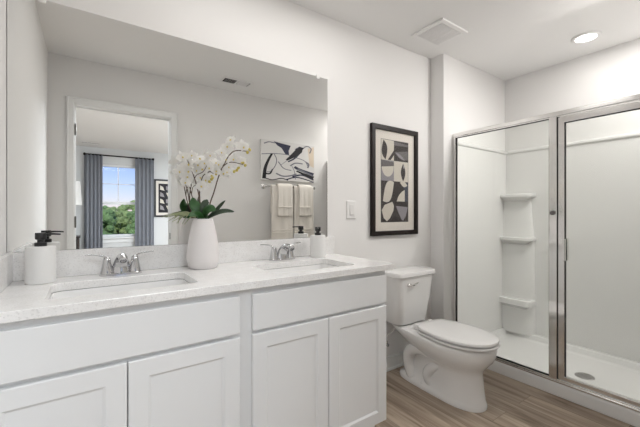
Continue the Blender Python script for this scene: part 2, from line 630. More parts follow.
# face frame: stiles, then rails between them
for x0, x1 in ((VX0, VX0 + .03), (.455, .555), (VX1 - .03, VX1)):
    box(b, x0, x1, FRONT, F2, .09, .869)
for x0, x1 in ((VX0 + .03, .455), (.555, VX1 - .03)):
    for z0, z1 in ((.09, .12), (.66, .72), (.83, .869)):
        box(b, x0, x1, FRONT, F2, z0, z1)
obj('carcass', b, M['cabinet'], v)
b = bm_new(); box(b, VX0 + .018, VX1 - .018, FRONT + .06, FRONT + .075, 0, .09)
obj('toe_kick', b, M['cabinet'], v)
def slab_front(x0, x1, z0, z1):
    b = bm_new(); box(b, x0, x1, FRONT - .019, FRONT - .001, z0, z1, .0035)
    return obj('drawer_front', b, M['cabinet'], v)
slab_front(VX0 + .004, .479, .702, .846)
slab_front(.532, 1.270, .702, .846)
def shaker(x0, x1, z0, z1, st=.058):
    b = bm_new()
    yb, yf = FRONT - .001, FRONT - .019
    # frame with a sloped inner edge, then the recessed panel
    out = [(x0, z0), (x1, z0), (x1, z1), (x0, z1)]
    inn = [(x0 + st, z0 + st), (x1 - st, z0 + st), (x1 - st, z1 - st), (x0 + st, z1 - st)]
    d = .009
    pan = [(x0 + st + d, z0 + st + d), (x1 - st - d, z0 + st + d), (x1 - st - d, z1 - st - d), (x0 + st + d, z1 - st - d)]
    e = .003
    out2 = [(x0 + e, z0 + e), (x1 - e, z0 + e), (x1 - e, z1 - e), (x0 + e, z1 - e)]
    rings = [[(x, yb, z) for x, z in out], [(x, yf + e, z) for x, z in out], [(x, yf, z) for x, z in out2], [(x, yf, z) for x, z in inn], [(x, yf + .007, z) for x, z in pan]]
    loft(b, rings)
    return obj('door', b, M['cabinet'], v)
for x0, x1 in ((VX0 + .004, .1045), (.1075, .479), (.532, .8985), (.9015, 1.270)):
    shaker(x0, x1, .097, .688)

# countertop with two cut-outs
CT0, CT1 = .870, .900
SINKS = ((.122, -.306), (.905, -.313))
ct = thing('countertop', 'white speckled quartz countertop with two sink cut-outs, on the vanity', 'countertop', (0, 0, 0))
b = bm_new()
cx0, cx1, cy0 = XL + .002, 1.320, -.545
loops = [[(cx0, cy0), (cx1 - .008, cy0), (cx1, cy0 + .008), (cx1, -.002), (cx0, -.002)]]
for sx, sy in SINKS:
    loops.append(rrect(.46, .285, .035, 5, sx, sy))
edges = []
for lp in loops:
    vs = [b.verts.new((x, y, CT1)) for x, y in lp]
    edges += [b.edges.new((vs[i], vs[(i + 1) % len(vs)])) for i in range(len(vs))]
bmesh.ops.triangle_fill(b, edges=edges, use_beauty=True, use_dissolve=False)
g = bmesh.ops.extrude_face_region(b, geom=list(b.faces))
for q in g['geom']:
    if isinstance(q, bmesh.types.BMVert):
        q.co.z = CT0
obj('slab', b, M['quartz'], ct, bevel=.002)
b = bm_new(); box(b, cx0, cx1, -.020, -.001, CT1 + .0003, 1.0105, .0015)
tag(obj('backsplash', b, M['quartz']), 'low white speckled quartz backsplash strip under the mirror', 'backsplash')
b = bm_new(); box(b, cx0, cx0 + .02, cy0 + .004, -.0203, CT1 + .0003, 1.0105, .0015)
tag(obj('side_splash', b, M['quartz']), 'short quartz side splash against left wall, beside left soap dispenser', 'side splash')

def sink(label, sx, sy):
    s = thing('sink_basin', label, 'sink', (sx, sy, CT0), 0, 'undermount sinks')
    b = bm_new()
    prof = [(.50, .325, .05, 0), (.455, .28, .035, 0), (.45, .275, .04, -.02), (.425, .25, .05, -.10), (.39, .215, .06, -.132), (.33, .16, .06, -.142), (.06, .05, .024, -.146)]
    loft(b, [[(x, y, z - .001) for x, y in rrect(w, d, r, 6)] for w, d, r, z in prof], cap=False)
    b.faces.new([q for q in b.verts][-28:])
    o = obj('basin', b, M['porcelain'], s, smooth=True, autosmooth=50)
    md = o.modifiers.new('thick', 'SOLIDIFY')
    md.thickness = .008
    md.offset = 1
    bmd = bm_new()
    lathe(bmd, [(.001, .004), (.014, .004), (.022, .002), (.023, -.002), (.001, -.002)], 0, 0, -.1435, 24, cap=False)
    obj('drain', bmd, M['chrome'], s, smooth=True)
    return s
sink('white rectangular undermount sink in the counter left of the vase', *SINKS[0])
sink('white rectangular undermount sink in the counter right of the vase', *SINKS[1])

def faucet():
    f = thing('faucet', 'chrome two-handle faucet behind the sink left of the vase', 'faucet', (.120, -.078, CT1), 0, 'chrome centreset faucets')
    b = bm_new()
    loft(b, [[(x, y, z) for x, y in rrect(w, d, d * .49, 8)] for w, d, z in ((.160, .054, 0), (.160, .054, .007), (.154, .048, .011), (.120, .03, .012))])
    obj('base_plate', b, M['chrome'], f, smooth=True)
    # spout: broad foot rising and leaning forward over the sink
    b = bm_new()
    P = spline([(0, .004, .008), (0, -.002, .042), (0, -.022, .068), (0, -.056, .083), (0, -.100, .080)], 6)
    rings = []
    m = len(P)
    for i, p in enumerate(P):
        t = (P[min(i + 1, m - 1)] - P[max(i - 1, 0)]).normalized()
        u = Vector((1, 0, 0)).cross(t)
        k = i / (m - 1)
        w = .026 * (1 - k) ** 1.5 + .0145
        h = .020 * (1 - k) ** 1.5 + .0120
        rings.append([p + Vector((1, 0, 0)) * w * math.cos(2 * math.pi * j / 18) + u * h * math.sin(2 * math.pi * j / 18) for j in range(18)])
    loft(b, rings)
    obj('spout', b, M['chrome'], f, smooth=True, autosmooth=50)
    b = bm_new(); lathe(b, [(.0135, .012), (.0165, .006), (.0165, -.010), (.0150, -.012), (.0125, -.012), (.0115, -.002), (.001, -.002)], 0, 0, 0, 22, cap=False)
    bmesh.ops.transform(b, matrix=Matrix.Translation((0, -.104, .077)) @ Matrix.Rotation(R(-52), 4, 'X'), verts=b.verts)
    obj('aerator', b, M['chrome'], f, smooth=True)
    for s in (-1, 1):
        b = bm_new()
        lathe(b, [(.0245, .008), (.0245, .014), (.021, .028), (.0165, .050), (.0145, .066), (.0125, .074), (.007, .079), (.001, .080)], s * .052, 0, 0, 20)
        h = obj('handle', b, M['chrome'], f, smooth=True, autosmooth=50)
        b = bm_new()
        tube(b, [(s * .048, 0, .070), (s * .062, .001, .079), (s * .085, .004, .087), (s * .128, .012, .090)], [.0085, .0085, .0065, .0055], 12, 6, .55)
        obj('lever', b, M['chrome'], h, smooth=True)
    return f
fa = faucet()
dup(fa, (.905, -.080, CT1), 0, 'chrome two-handle faucet behind the sink right of the vase')

def dispenser():
    d = thing('soap_dispenser', 'white soap dispenser with black pump, nozzle sideways, at left end of counter', 'soap dispenser', (-.1454, -.110, CT1), 0, 'soap dispensers')
    b = bm_new()
    r = .0465
    lathe(b, [(r - .003, 0), (r, .003), (r, .132), (r - .002, .137), (r - .006, .139), (.014, .139)], n=40)
    obj('bottle', b, M['dispenser'], d, smooth=True)
    b = bm_new()
    lathe(b, [(.019, .1385), (.019, .151), (.017, .153), (.011, .154), (.011, .163), (.0165, .165), (.0175, .168), (.0175, .187), (.0165, .1895), (.001, .190)], n=24)
    p = obj('pump', b, M['black'], d, smooth=True)
    b = bm_new()
    tube(b, [(.010, 0, .183), (.032, 0, .184), (.060, 0, .182)], [.0065, .0055, .0045], 10, 4, .7)
    obj('nozzle', b, M['black'], p, smooth=True)
    return d
ds = dispenser()
o = dup(ds, (1.133, -.104, CT1), R(-125), 'white soap dispenser with black pump at right end of counter, beside right faucet')
o.scale = (.98, .98, .95)

# vase and orchid
VP = (.4595, -.107)
va = thing('vase', 'tapered white ceramic vase standing on the counter between the sinks', 'vase', (VP[0], VP[1], CT1))
b = bm_new()
lathe(b, [(r * .965, h) for r, h in [(.060, 0), (.067, .004), (.076, .040), (.0775, .062), (.074, .105), (.066, .155), (.055, .205), (.047, .232), (.0445, .237), (.041, .237), (.040, .225), (.045, .19), (.045, .02), (.001, .02)]], n=44)
obj('vessel', b, M['vase'], va, smooth=True, autosmooth=60)

RV = Vector((.8216, -.5700, 0))    # horizontal direction used to spread the sprays
FV = Vector((.5700, .8216, 0))
def opt(u, v, d=0.0):
    """plant point: u, v in hundredths of the spray sheet, d = depth in metres towards the wall"""
    q = RV * ((u - 203) * .00484) + FV * d
    return Vector((q.x, q.y, (269.5 - v) * .00484))
orc = thing('orchid', 'white flowering orchid plant with green leaves in the ceramic vase', 'plant', (VP[0], VP[1], CT1))
# soil plug / collar of leaves
STEMS = [
    ([(204, 222, 0), (201, 206, -.01), (198.5, 193, -.01), (196, 181, -.02), (192.5, 171, -.02), (189, 163, -.02)], .0026),
    ([(206, 222, 0), (210, 205, 0), (213.8, 194, 0), (218.6, 178, .0), (223.3, 166, .01), (228.5, 157, .01), (235, 152.3, .01), (246.5, 152.8, .01)], .0028),
    ([(218.6, 178, 0), (222, 171, -.01), (227, 166.5, -.02), (233, 164.8, -.02), (243.7, 167, -.02)], .0022),
    ([(202, 222, .01), (194, 206, .01), (190.5, 196, .01), (188.3, 187, .01)], .0024),
    ([(190.5, 196, .01), (192, 189, .01), (196, 187, .0)], .0018),
    ([(200.5, 203, -.01), (199.5, 190, .0), (202, 178, .01), (207, 174.5, .01), (212, 172, .01)], .0022),
    ([(196, 181, -.02), (199, 177.5, -.03), (205, 174.5, -.03), (209, 168, -.03)], .0018),
]
for pts, r in STEMS:
    b = bm_new(); tube(b, [opt(*p) for p in pts], [r * 1.2, r, r * .8], 7, 5)
    obj('stem', b, M['stem'], orc, smooth=True)

def petal(bm, ang, length, width, bend, base=.15):
    nl, nw = 6, 4
    c, s = math.cos(ang), math.sin(ang)
    grid = []
    for i in range(nl + 1):
        t = i / nl
        w = width * (math.sin(math.pi * (base + (1 - base) * t) ** .85)) ** .75 if 0 < t < 1 else (width * .25 if t == 0 else 0.002)
        row = []
        for j in range(nw + 1):
            q = j / nw * 2 - 1
            lx = length * t
            ly = w * q
            z = bend * t * t + .12 * abs(q) * w
            row.append(bm.verts.new((c * lx - s * ly, s * lx + c * ly, z)))
        grid.append(row)
    for i in range(nl):
        for j in range(nw):
            bm.faces.new((grid[i][j], grid[i][j + 1], grid[i + 1][j + 1], grid[i + 1][j]))

def flower_mesh():
    b = bm_new()
    for a in (90, 218, 322):
        petal(b, R(a), .029, .0085, -.005)
    for a in (8, 172):
        petal(b, R(a), .030, .0145, .004, .1)
    return b
proto = obj('flower', flower_mesh(), M['petal'], orc, smooth=True, autosmooth=180)
b = bm_new()
bmesh.ops.create_icosphere(b, subdivisions=2, radius=.0036)
bmesh.ops.translate(b, verts=b.verts, vec=(0, -.003, .004))
bmesh.ops.create_icosphere(b, subdivisions=1, radius=.0026, matrix=Matrix.Translation((0, -.006, .005)))
lip = obj('lip', b, M['lip'], proto, smooth=True)
FL = [(193.8, 158.2), (186, 160), (184, 167), (179.5, 173), (191, 166.6), (186, 178.6), (194.5, 171.5), (185.4, 184), (199, 161), (198, 167), (206.5, 160.5), (214, 164),
      (211.4, 157.5), (218.4, 166.5), (218, 173), (202.5, 171), (204, 181.4), (224, 175.3), (229, 174.5), (222, 154.7), (227, 147.9), (233.5, 143.8), (240, 147.4), (244.8, 149.3), (235, 161.5), (241, 163.6),
      (198.8, 179), (203.5, 188), (207, 166), (212, 170.5), (190, 173), (181.5, 178), (225, 161), (230.5, 169.5), (196, 163)]
first = True
rng = random.Random(3)
for i, (u, w) in enumerate(FL):
    p = opt(u, w, rng.uniform(-.045, .035))
    if first:
        f = proto; first = False
    else:
        f = proto.copy(); COL.objects.link(f); f.parent = orc
        l = lip.copy(); COL.objects.link(l); l.parent = f
    f.location = p
    d = Vector((-.57, -.82, .12)) + Vector((rng.uniform(-.75, .75), rng.uniform(-.6, .6), rng.uniform(-.6, .5)))
    q = d.normalized().to_track_quat('Z', 'Y')
    f.rotation_euler = (q @ Matrix.Rotation(rng.uniform(-.5, .5), 3, 'Z').to_quaternion()).to_euler()
    s = rng.uniform(.9, 1.25)
    f.scale = (s, s, s)
first = None
for (u, w) in [(250.3, 152.4), (247.8, 154.8), (245.4, 167.6), (243.3, 165.3), (237, 172.3), (234.8, 173.8), (239, 170.4), (211, 181.2), (209.4, 183.6), (213.2, 179.8)]:
    if first is None:
        b = bm_new(); bmesh.ops.create_icosphere(b, subdivisions=2, radius=.0068)
        for q in b.verts:
            q.co.z *= 1.25
        o = obj('bud', b, M['bud'], orc, smooth=True); first = o
    else:
        o = first.copy(); COL.objects.link(o); o.parent = orc
    o.location = opt(u, w, rng.uniform(-.02, .01))
    o.rotation_euler = (rng.uniform(-1, 1), rng.uniform(-1, 1), 0)

def leaf(pts, width, m, fold=.25, name='leaf'):
    P = spline([opt(*p) for p in pts], 5)
    b = bm_new()
    n = len(P)
    rows = []
    for i, p in enumerate(P):
        t = (P[min(i + 1, n - 1)] - P[max(i - 1, 0)]).normalized()
        s = t.cross(Vector((-.5, -.75, .45))).normalized()
        up = s.cross(t).normalized()
        k = i / (n - 1)
        w = width * max(.06, math.sin(math.pi * min(1, .12 + .88 * k)) ** .6)
        rows.append([b.verts.new(p + s * w * q - up * (fold * w * (1 - abs(q)))) for q in (-1, -.5, 0, .5, 1)])
    for i in range(n - 1):
        for j in range(4):
            b.faces.new((rows[i][j], rows[i][j + 1], rows[i + 1][j + 1], rows[i + 1][j]))
    o = obj(name, b, m, orc, smooth=True, autosmooth=180)
    md = o.modifiers.new('thick', 'SOLIDIFY')
    md.thickness = .0018
    return o
leaf([(206, 222, 0), (202, 213, -.03), (196.5, 206, -.035), (194, 199.5, -.02)], .025, M['leaf'])
leaf([(205, 220, 0), (201, 214, -.02), (198, 207, -.0), (197, 201, .02)], .017, M['leafdark'])
leaf([(204, 222, -.01), (202, 216.5, -.05), (199.5, 215.5, -.075), (195.5, 217.5, -.09)], .019, M['leaf'])
leaf([(204, 222, 0), (208, 214, -.04), (214, 210.5, -.06), (219.5, 212, -.065)], .024, M['leaf'])
leaf([(204, 222, 0), (205.5, 212, -.03), (207, 205, -.03), (208.5, 201.5, -.02)], .020, M['leafdark'])
leaf([(206, 221, .01), (214, 212, .03), (219, 206.5, .03), (223.5, 202, .03)], .010, M['leafdark'], .4)
leaf([(206, 220, .0), (217, 214.5, -.01), (226, 212.5, -.01), (234.5, 213.5, -.01)], .012, M['leafdark'], .4)
for k, (u, w) in enumerate([(170, 219), (175, 223.5), (178, 215), (182, 226), (174, 217), (187, 226), (180, 221), (184, 217)]):
    b = bm_new()
    tube(b, [opt(198, 219, -.035), opt((199 + u) / 2, min(w, 219) - 3 + k % 3, -.02), opt(u, w, -.05 + .016 * (k % 4))], [.0034, .0030, .0012], 5, 5)
    obj('tendril', b, M['grass'], orc, smooth=True)

# mirror
mi = thing('wall_mirror', 'large frameless mirror on the wall above the double vanity', 'mirror', (0, 0, 0))
b = bm_new(); box(b, XL + .003, 1.275, -.0075, -.001, 1.0115, 2.028)
obj('glass', b, M['mirror'], mi)
for x in (-.150, 1.2):
    b = bm_new(); box(b, x - .012, x + .012, -.013, -.0005, 2.013, 2.042, .004)
    obj('clip', b, M['plate'], mi)

# ------------------------------------------------------------------ things on the mirror wall
# framed print
PX0, PX1, PZ0, PZ1 = 1.652, 2.179, .997, 1.813
pf = thing('framed_print', 'tall dark-framed abstract print on the wall above the toilet', 'picture', (1.900, 0, 1.4015))
def framed(parent, w, h, fw, depth, mf):
    b = bm_new()
    o_ = [(-w / 2, -h / 2), (w / 2, -h / 2), (w / 2, h / 2), (-w / 2, h / 2)]
    i_ = [(-w / 2 + fw, -h / 2 + fw), (w / 2 - fw, -h / 2 + fw), (w / 2 - fw, h / 2 - fw), (-w / 2 + fw, h / 2 - fw)]
    L = [[(x, -.001, z) for x, z in o_], [(x, -depth, z) for x, z in o_], [(x, -depth, z) for x, z in i_], [(x, -.004, z) for x, z in i_]]
    L = [[b.verts.new(p) for p in r] for r in L]
    skin(b, L + [L[0]], True, False)
    obj('frame', b, mf, parent, bevel=.002)
framed(pf, .496, .806, .034, .026, M['framedark'])
b = bm_new(); box(b, -.220, .220, -.010, -.004, -.375, .375)
obj('mat_board', b, M['mat'], pf)
PW, PH = .297, .612
def print_art():
    b = bm_new()
    def poly(pts, mi, lv):
        vs = [b.verts.new(((x - .5) * PW, -.0104 - lv * .0003, (.5 - y) * PH)) for x, y in pts]
        f = b.faces.new(vs); f.material_index = mi
        return f
    def lens(x0, y0, x1, y1, w, mi, lv, n=10):
        dx, dy = x1 - x0, y1 - y0
        L = math.hypot(dx, dy)
        nx, ny = -dy / L, dx / L
        A = [(x0 + dx * i / n + nx * w * math.sin(math.pi * i / n), y0 + dy * i / n + ny * w * math.sin(math.pi * i / n)) for i in range(n + 1)]
        B = [(x0 + dx * i / n - nx * w * math.sin(math.pi * i / n), y0 + dy * i / n - ny * w * math.sin(math.pi * i / n)) for i in range(n - 1, 0, -1)]
        poly(A + B, mi, lv)
    D, G, LV, B_, C = 0, 1, 2, 3, 4
    poly([(0, 0), (1, 0), (1, 1), (0, 1)], 5, 0)
    E = .012
    poly([(E, .005), (.46, .005), (.46, .25), (E, .25)], C, 1)
    poly([(.46, .005), (1 - E, .005), (1 - E, .25), (.46, .25)], D, 1)
    poly([(E, .25), (.46, .25), (.46, .50), (E, .50)], LV, 1)
    poly([(.46, .25), (1 - E, .25), (1 - E, .50), (.46, .50)], C, 1)
    poly([(E, .50), (.48, .50), (.48, 1 - .006), (E, 1 - .006)], D, 1)
    poly([(.48, .50), (1 - E, .50), (1 - E, 1 - .006), (.48, 1 - .006)], D, 1)
    # row 1
    lens(.09, .01, .16, .245, .10, D, 2)
    poly([(.46, .12), (.46, .18), (.34, .245), (.24, .245)], D, 2)
    poly([(.46, .015), (.98, .03), (.98, .055), (.46, .06)], G, 2)
    poly([(.50, .14), (.98, .11), (.98, .22), (.80, .235), (.62, .20)], G, 2)
    lens(.50, .145, .86, .225, .02, LV, 3)
    # row 2
    poly([(E, .25), (.46, .27), (.46, .315), (E, .335)], G, 2)
    pts = [(.03, .335), (.45, .315)] + [(.24 + .21 * math.cos(t), .33 + .12 * math.sin(t)) for t in [math.pi * k / 10 for k in range(1, 10)]]
    poly(pts, C, 2)
    lens(.80, .27, .80, .495, .085, D, 2)
    lens(.81, .28, .83, .34, .025, LV, 3)
    # row 3
    lens(.46, .51, .07, .745, .12, C, 2)
    poly([(.70, .505), (.98, .505), (.98, .745), (.86, .745), (.86, .60)], B_, 2)
    pts = [(.56, .745), (.86, .745)] + [(.86, .60), (.76, .62), (.66, .66), (.60, .70)]
    poly(pts, C, 2)
    lens(.68, .51, .96, .545, .035, C, 3)
    # row 4
    poly([(.03, .855), (.13, .79), (.40, .752), (.46, .80), (.44, .86), (.32, .95), (.21, .988), (.10, .95)], C, 2)
    poly([(.53, .80), (.98, .815), (.90, .93), (.80, .985), (.74, .97), (.62, .88)], LV, 2)
    obj('print', b, [M['p_dark'], M['p_mid'], M['p_lav'], M['p_blue'], M['p_cream'], M['p_edge']], pf, loc=(0, 0, 0))
    pf.children
print_art()
b = bm_new(); box(b, -.212, .212, -.017, -.0155, -.357, .357)
obj('picture_glass', b, M['picglass'], pf)

# switch plate
sw = thing('light_switch', 'white rocker switch plate on the wall between mirror and print', 'light switch', (1.478, 0, 1.186))
b = bm_new(); box(b, -.040, .040, -.007, -.0005, -.061, .061, .003)
obj('plate', b, M['plate'], sw)
b = bm_new()
vs = [(-.017, -.007, -.034), (.017, -.007, -.034), (.017, -.007, .034), (-.017, -.007, .034)]
loft(b, [vs, [(-.0165, -.0125, -.033), (.0165, -.0125, -.033), (.0165, -.008, .033), (-.0165, -.008, .033)]])
obj('rocker', b, M['plate2'], sw)

# ------------------------------------------------------------------ toilet
tl = thing('toilet', 'white two-piece toilet with closed lid between vanity and shower', 'toilet', (1.919, 0, 0))
def egg(z, yc, yf, yb, hw, hwb, n=40, e=2.25):
    pts = []
    for i in range(n):
        a = 2 * math.pi * i / n
        c, s = math.cos(a), math.sin(a)
        if s >= 0:      # front half
            x = hw * math.copysign(abs(c) ** (2 / e), c)
            y = yc + (yf - yc) * abs(s) ** (2 / e)
        else:
            k = abs(s) ** (2 / 4.5)
            cc = math.copysign(abs(c) ** (2 / 4.5), c)
            x = (hw + (hwb - hw) * k) * cc
            y = yc + (yb - yc) * k
        pts.append((x, y, z))
    return pts
b = bm_new()
loft(b, [
    egg(0.000, -.50, -.695, -.085, .112, .100), egg(0.018, -.50, -.696, -.083, .113, .101), egg(0.032, -.50, -.692, -.088, .108, .095),
    egg(0.050, -.50, -.686, -.150, .104, .072), egg(0.110, -.50, -.680, -.170, .099, .062), egg(0.170, -.50, -.674, -.185, .096, .058),
    egg(0.205, -.495, -.671, -.200, .097, .058), egg(0.228, -.49, -.674, -.200, .104, .062), egg(0.248, -.48, -.686, -.190, .120, .070), egg(0.270, -.475, -.702, -.170, .140, .082),
    egg(0.298, -.47, -.724, -.130, .157, .096), egg(0.325, -.47, -.738, -.090, .167, .110), egg(0.345, -.47, -.744, -.060, .172, .120), egg(0.365, -.47, -.747, -.040, .175, .130), egg(0.386, -.47, -.748, -.030, .177, .136),
    egg(0.394, -.47, -.744, -.032, .173, .134), egg(0.396, -.47, -.70, -.05, .15, .11)])
# exposed trapway on both sides, part of the same casting
for s in (-1, 1):
    tube(b, [(s * .040, -.470, .225), (s * .052, -.390, .170), (s * .058, -.345, .100), (s * .056, -.385, .015)], [.045, .046, .042, .036], 16, 6)
    tube(b, [(s * .050, -.360, .250), (s * .058, -.270, .262), (s * .060, -.195, .215), (s * .060, -.180, .120), (s * .058, -.215, .015)], [.042, .046, .045, .040, .036], 16, 6)
for q in b.verts:
    q.co.z *= .938
obj('bowl', b, M['porcelain'], tl, smooth=True, autosmooth=60)
b = bm_new()
o1, i1 = egg(0, -.50, -.764, -.275, .185, .150, 48), egg(0, -.50, -.68, -.35, .115, .090, 48)
L = [[(x, y, .407) for x, y, _ in i1], [(x * .97, -.50 + (y + .50) * .98, .407) for x, y, _ in o1], [(x * .985, -.50 + (y + .50) * .99, .4085) for x, y, _ in o1], [(x * .985, -.50 + (y + .50) * .99, .4180) for x, y, _ in o1], [(x * .965, -.50 + (y + .50) * .98, .4195) for x, y, _ in o1], [(x, y, .4195) for x, y, _ in i1]]
L = [[b.verts.new(p) for p in r] for r in L]
skin(b, L + [L[0]], True, False)
for q in b.verts:
    q.co.z -= .026
obj('seat', b, M['seat'], tl, smooth=True)
b = bm_new()
def sc_egg(k, z, dy=0):
    return [(x * k, -.51 + (y + .51) * k + dy, z) for x, y, _ in o1]
loft(b, [sc_egg(.92, .4285), sc_egg(.972, .4298), sc_egg(.972, .4400), sc_egg(.962, .4445), sc_egg(.93, .4480), sc_egg(.75, .4505), sc_egg(.4, .4520), sc_egg(.02, .4522)])
for q in b.verts:
    q.co.z -= .026
obj('lid', b, M['seat'], tl, smooth=True)
b = bm_new()
for x, y in ((-.12, -.42), (.12, -.42), (-.09, -.66), (.09, -.66)):
    box(b, x - .008, x + .008, y - .012, y + .012, .368, .4030)
    obj('seat_bumper', b, M['seat'], tl)
    b = bm_new()
b.free()
for s in (-1, 1):
    b = bm_new(); box(b, s * .075 - .018, s * .075 + .018, -.285, -.240, .370, .410, .007, 3)
    obj('seat_hinge', b, M['seat'], tl, smooth=True)
def tank_ring(z, w, d, bow, r=.04, y0=-.018):
    return [(x, y - bow * max(0, (1 - (2 * x / w) ** 2)) * (1 if y < y0 - d / 2 else 0), z) for x, y in rrect(w, d, r, 8, 0, y0 - d / 2)]
b = bm_new()
loft(b, [tank_ring(.394, .25, .12, 0, .05), tank_ring(.397, .292, .145, .010, .055), tank_ring(.412, .316, .157, .016, .055), tank_ring(.55, .362, .172, .020, .05), tank_ring(.712, .400, .182, .022, .045)])
for q in b.verts:
    q.co.z = .372 + (q.co.z - .394) * (.346 / .318)
obj('tank', b, M['porcelain'], tl, smooth=True, autosmooth=60)
b = bm_new()
loft(b, [tank_ring(.7125, .408, .188, .026), tank_ring(.716, .424, .200, .028, y0=-.012), tank_ring(.738, .424, .200, .028, y0=-.012), tank_ring(.746, .416, .192, .027, y0=-.016), tank_ring(.749, .38, .16, .016, y0=-.03), tank_ring(.7505, .2, .06, .006, .02, y0=-.08)])
for q in b.verts:
    q.co.z += .006
obj('tank_lid', b, M['porcelain'], tl, smooth=True)
b = bm_new()
lathe(b, [(.014, 0), (.014, -.014), (.010, -.020)], -.098, -.205, .668, 16, 'Y')
tube(b, [(-.100, -.228, .664), (-.080, -.233, .666), (-.055, -.233, .674), (-.030, -.231, .679)], [.010, .0095, .009, .007], 10, 5, .7)
obj('flush_lever', b, M['frame_metal'], tl, smooth=True)
for s in (-1, 1):
    b = bm_new(); lathe(b, [(.012, 0), (.012, .010), (.009, .016), (.001, .019)], s * .088, -.315, .026, 14)
    obj('bolt_cap', b, M['porcelain'], tl, smooth=True)

# supply valve and hose
sv = thing('supply_valve', 'toilet water supply valve with braided hose low on the wall behind the vanity end', 'valve', (1.772, 0, .215))
b = bm_new(); lathe(b, [(.001, -.001), (.030, -.001), (.029, -.006), (.012, -.012), (.008, -.013), (.008, -.055)], n=20, axis='Y', cap=False)
obj('escutcheon', b, M['chrome'], sv, smooth=True)
b = bm_new(); lathe(b, [(.012, -.062), (.012, -.034)], n=14, axis='Y'); lathe(b, [(.009, 0), (.009, .03)], 0, -.048, 0, 12)
obj('valve_body', b, M['chrome'], sv, smooth=True)
b = bm_new(); tube(b, [(0, -.048, .025), (.004, -.052, .06), (.03, -.08, .10), (.040, -.095, .135), (.040, -.098, .150)], .0055, 8, 5)
obj('hose', b, M['hose'], sv, smooth=True)
b = bm_new(); lathe(b, [(.012, .140), (.014, .145), (.014, .160)], .040, -.098, 0, 12)
obj('hose_nut', b, M['p_dark'], sv, smooth=True)
b = bm_new(); tube(b, [(-.012, -.048, 0), (-.03, -.048, 0)], [.010, .014], 10, 3, .6)
obj('valve_handle', b, M['p_mid'], sv, smooth=True)

# ------------------------------------------------------------------ shower
SX = 2.448               # face of the kerb
YS0, YS1 = YJ - .002, YF + .002
su = thing('shower_surround', 'white acrylic shower stall with three moulded corner shelves', 'shower', (0, 0, 0))
# pan
b = bm_new()
xi0, xi1, yi0, yi1 = SX + .105, XB - .055, YS0 - .05, YS1 + .05
o_ = [(SX, YS1), (XB - .002, YS1), (XB - .002, YS0), (SX, YS0)]
def inset(k, z):
    return [(xi0 + k, yi1 + k, z), (xi1 - k, yi1 + k, z), (xi1 - k, yi0 - k, z), (xi0 + k, yi0 - k, z)]
def ring4(e, z):
    return [(SX + e, YS1 + e * 0, z), (XB - .002, YS1, z), (XB - .002, YS0, z), (SX + e, YS0, z)]
L = [ring4(0, .0), ring4(.004, .074), ring4(.012, .082), inset(-.012, .082), inset(0, .074), inset(.018, .040), inset(.05, .034), inset(.3, .030)]
loft(b, L)
obj('pan', b, M['acrylic'], su, bevel=.006)
# wall panels with a rolled top edge
TOP = 1.752
def panel(name, x0, x1, y0, y1, cap):
    b = bm_new()
    box(b, x0, x1, y0, y1, .076, TOP - .012)
    box(b, *cap, TOP - .034, TOP, .013, 4)
    return obj(name, b, M['acrylic'], su, bevel=.004)
panel('wall_panel', XB - .022, XB - .001, YS1, YS0, (XB - .034, XB - .001, YS1 + .032, YS0 - .032))
panel('wall_panel', SX + .03, XB - .020, YS0 - .020, YS0, (SX + .03, XB - .001, YS0 - .032, YS0))
panel('wall_panel', SX + .03, XB - .020, YS1, YS1 + .020, (SX + .03, XB - .001, YS1, YS1 + .032))
# corner column with three shelves
bx, by = XB - .020, YS0 - .018
b = bm_new()
def corner(w, d, r, z):
    pts = [(bx, by, z), (bx - d, by, z)]
    for i in range(7):
        a = R(180 + 90 * i / 6)
        pts.append((bx - d + r + r * math.cos(a), by - w + r + r * math.sin(a) if False else by - w + r - r * math.sin(R(90 * i / 6)), z))
    pts.append((bx, by - w, z))
    return pts
def column(w, d, z):
    return [(bx, by, z)] + [(bx - d * math.cos(R(9 * i)) ** .85, by - w * math.sin(R(9 * i)) ** .85, z) for i in range(11)]
loft(b, [column(.26, .080, .070), column(.25, .066, .9), column(.22, .046, 1.31)])
obj('corner_column', b, M['acrylic'], su, smooth=True, autosmooth=60)
for z, th, w, d in ((1.337, .034, .262, .115), (.947, .036, .262, .120), (.388, .058, .262, .130)):
    b = bm_new()
    loft(b, [corner(w - .06, d - .055, .03, z - th - .03), corner(w - .02, d - .018, .04, z - th), corner(w, d, .045, z - th + .006), corner(w, d, .045, z - .006), corner(w - .008, d - .008, .04, z), corner(w - .03, d - .03, .03, z - .002)])
    obj('shelf', b, M['acrylic'], su, smooth=True, autosmooth=50)
# drain
b = bm_new(); lathe(b, [(.056, -.001), (.056, .003), (.050, .006), (.001, .006)], 2.835, -.895, .0305, 32)
for i in range(7):
    y = -.036 + i * .012
    h = math.sqrt(max(0, .046 ** 2 - y * y))
    box(b, 2.835 - h, 2.835 + h, -.895 + y - .002, -.895 + y + .002, .0365, .0385)
obj('drain', b, M['drain'], su, smooth=True)

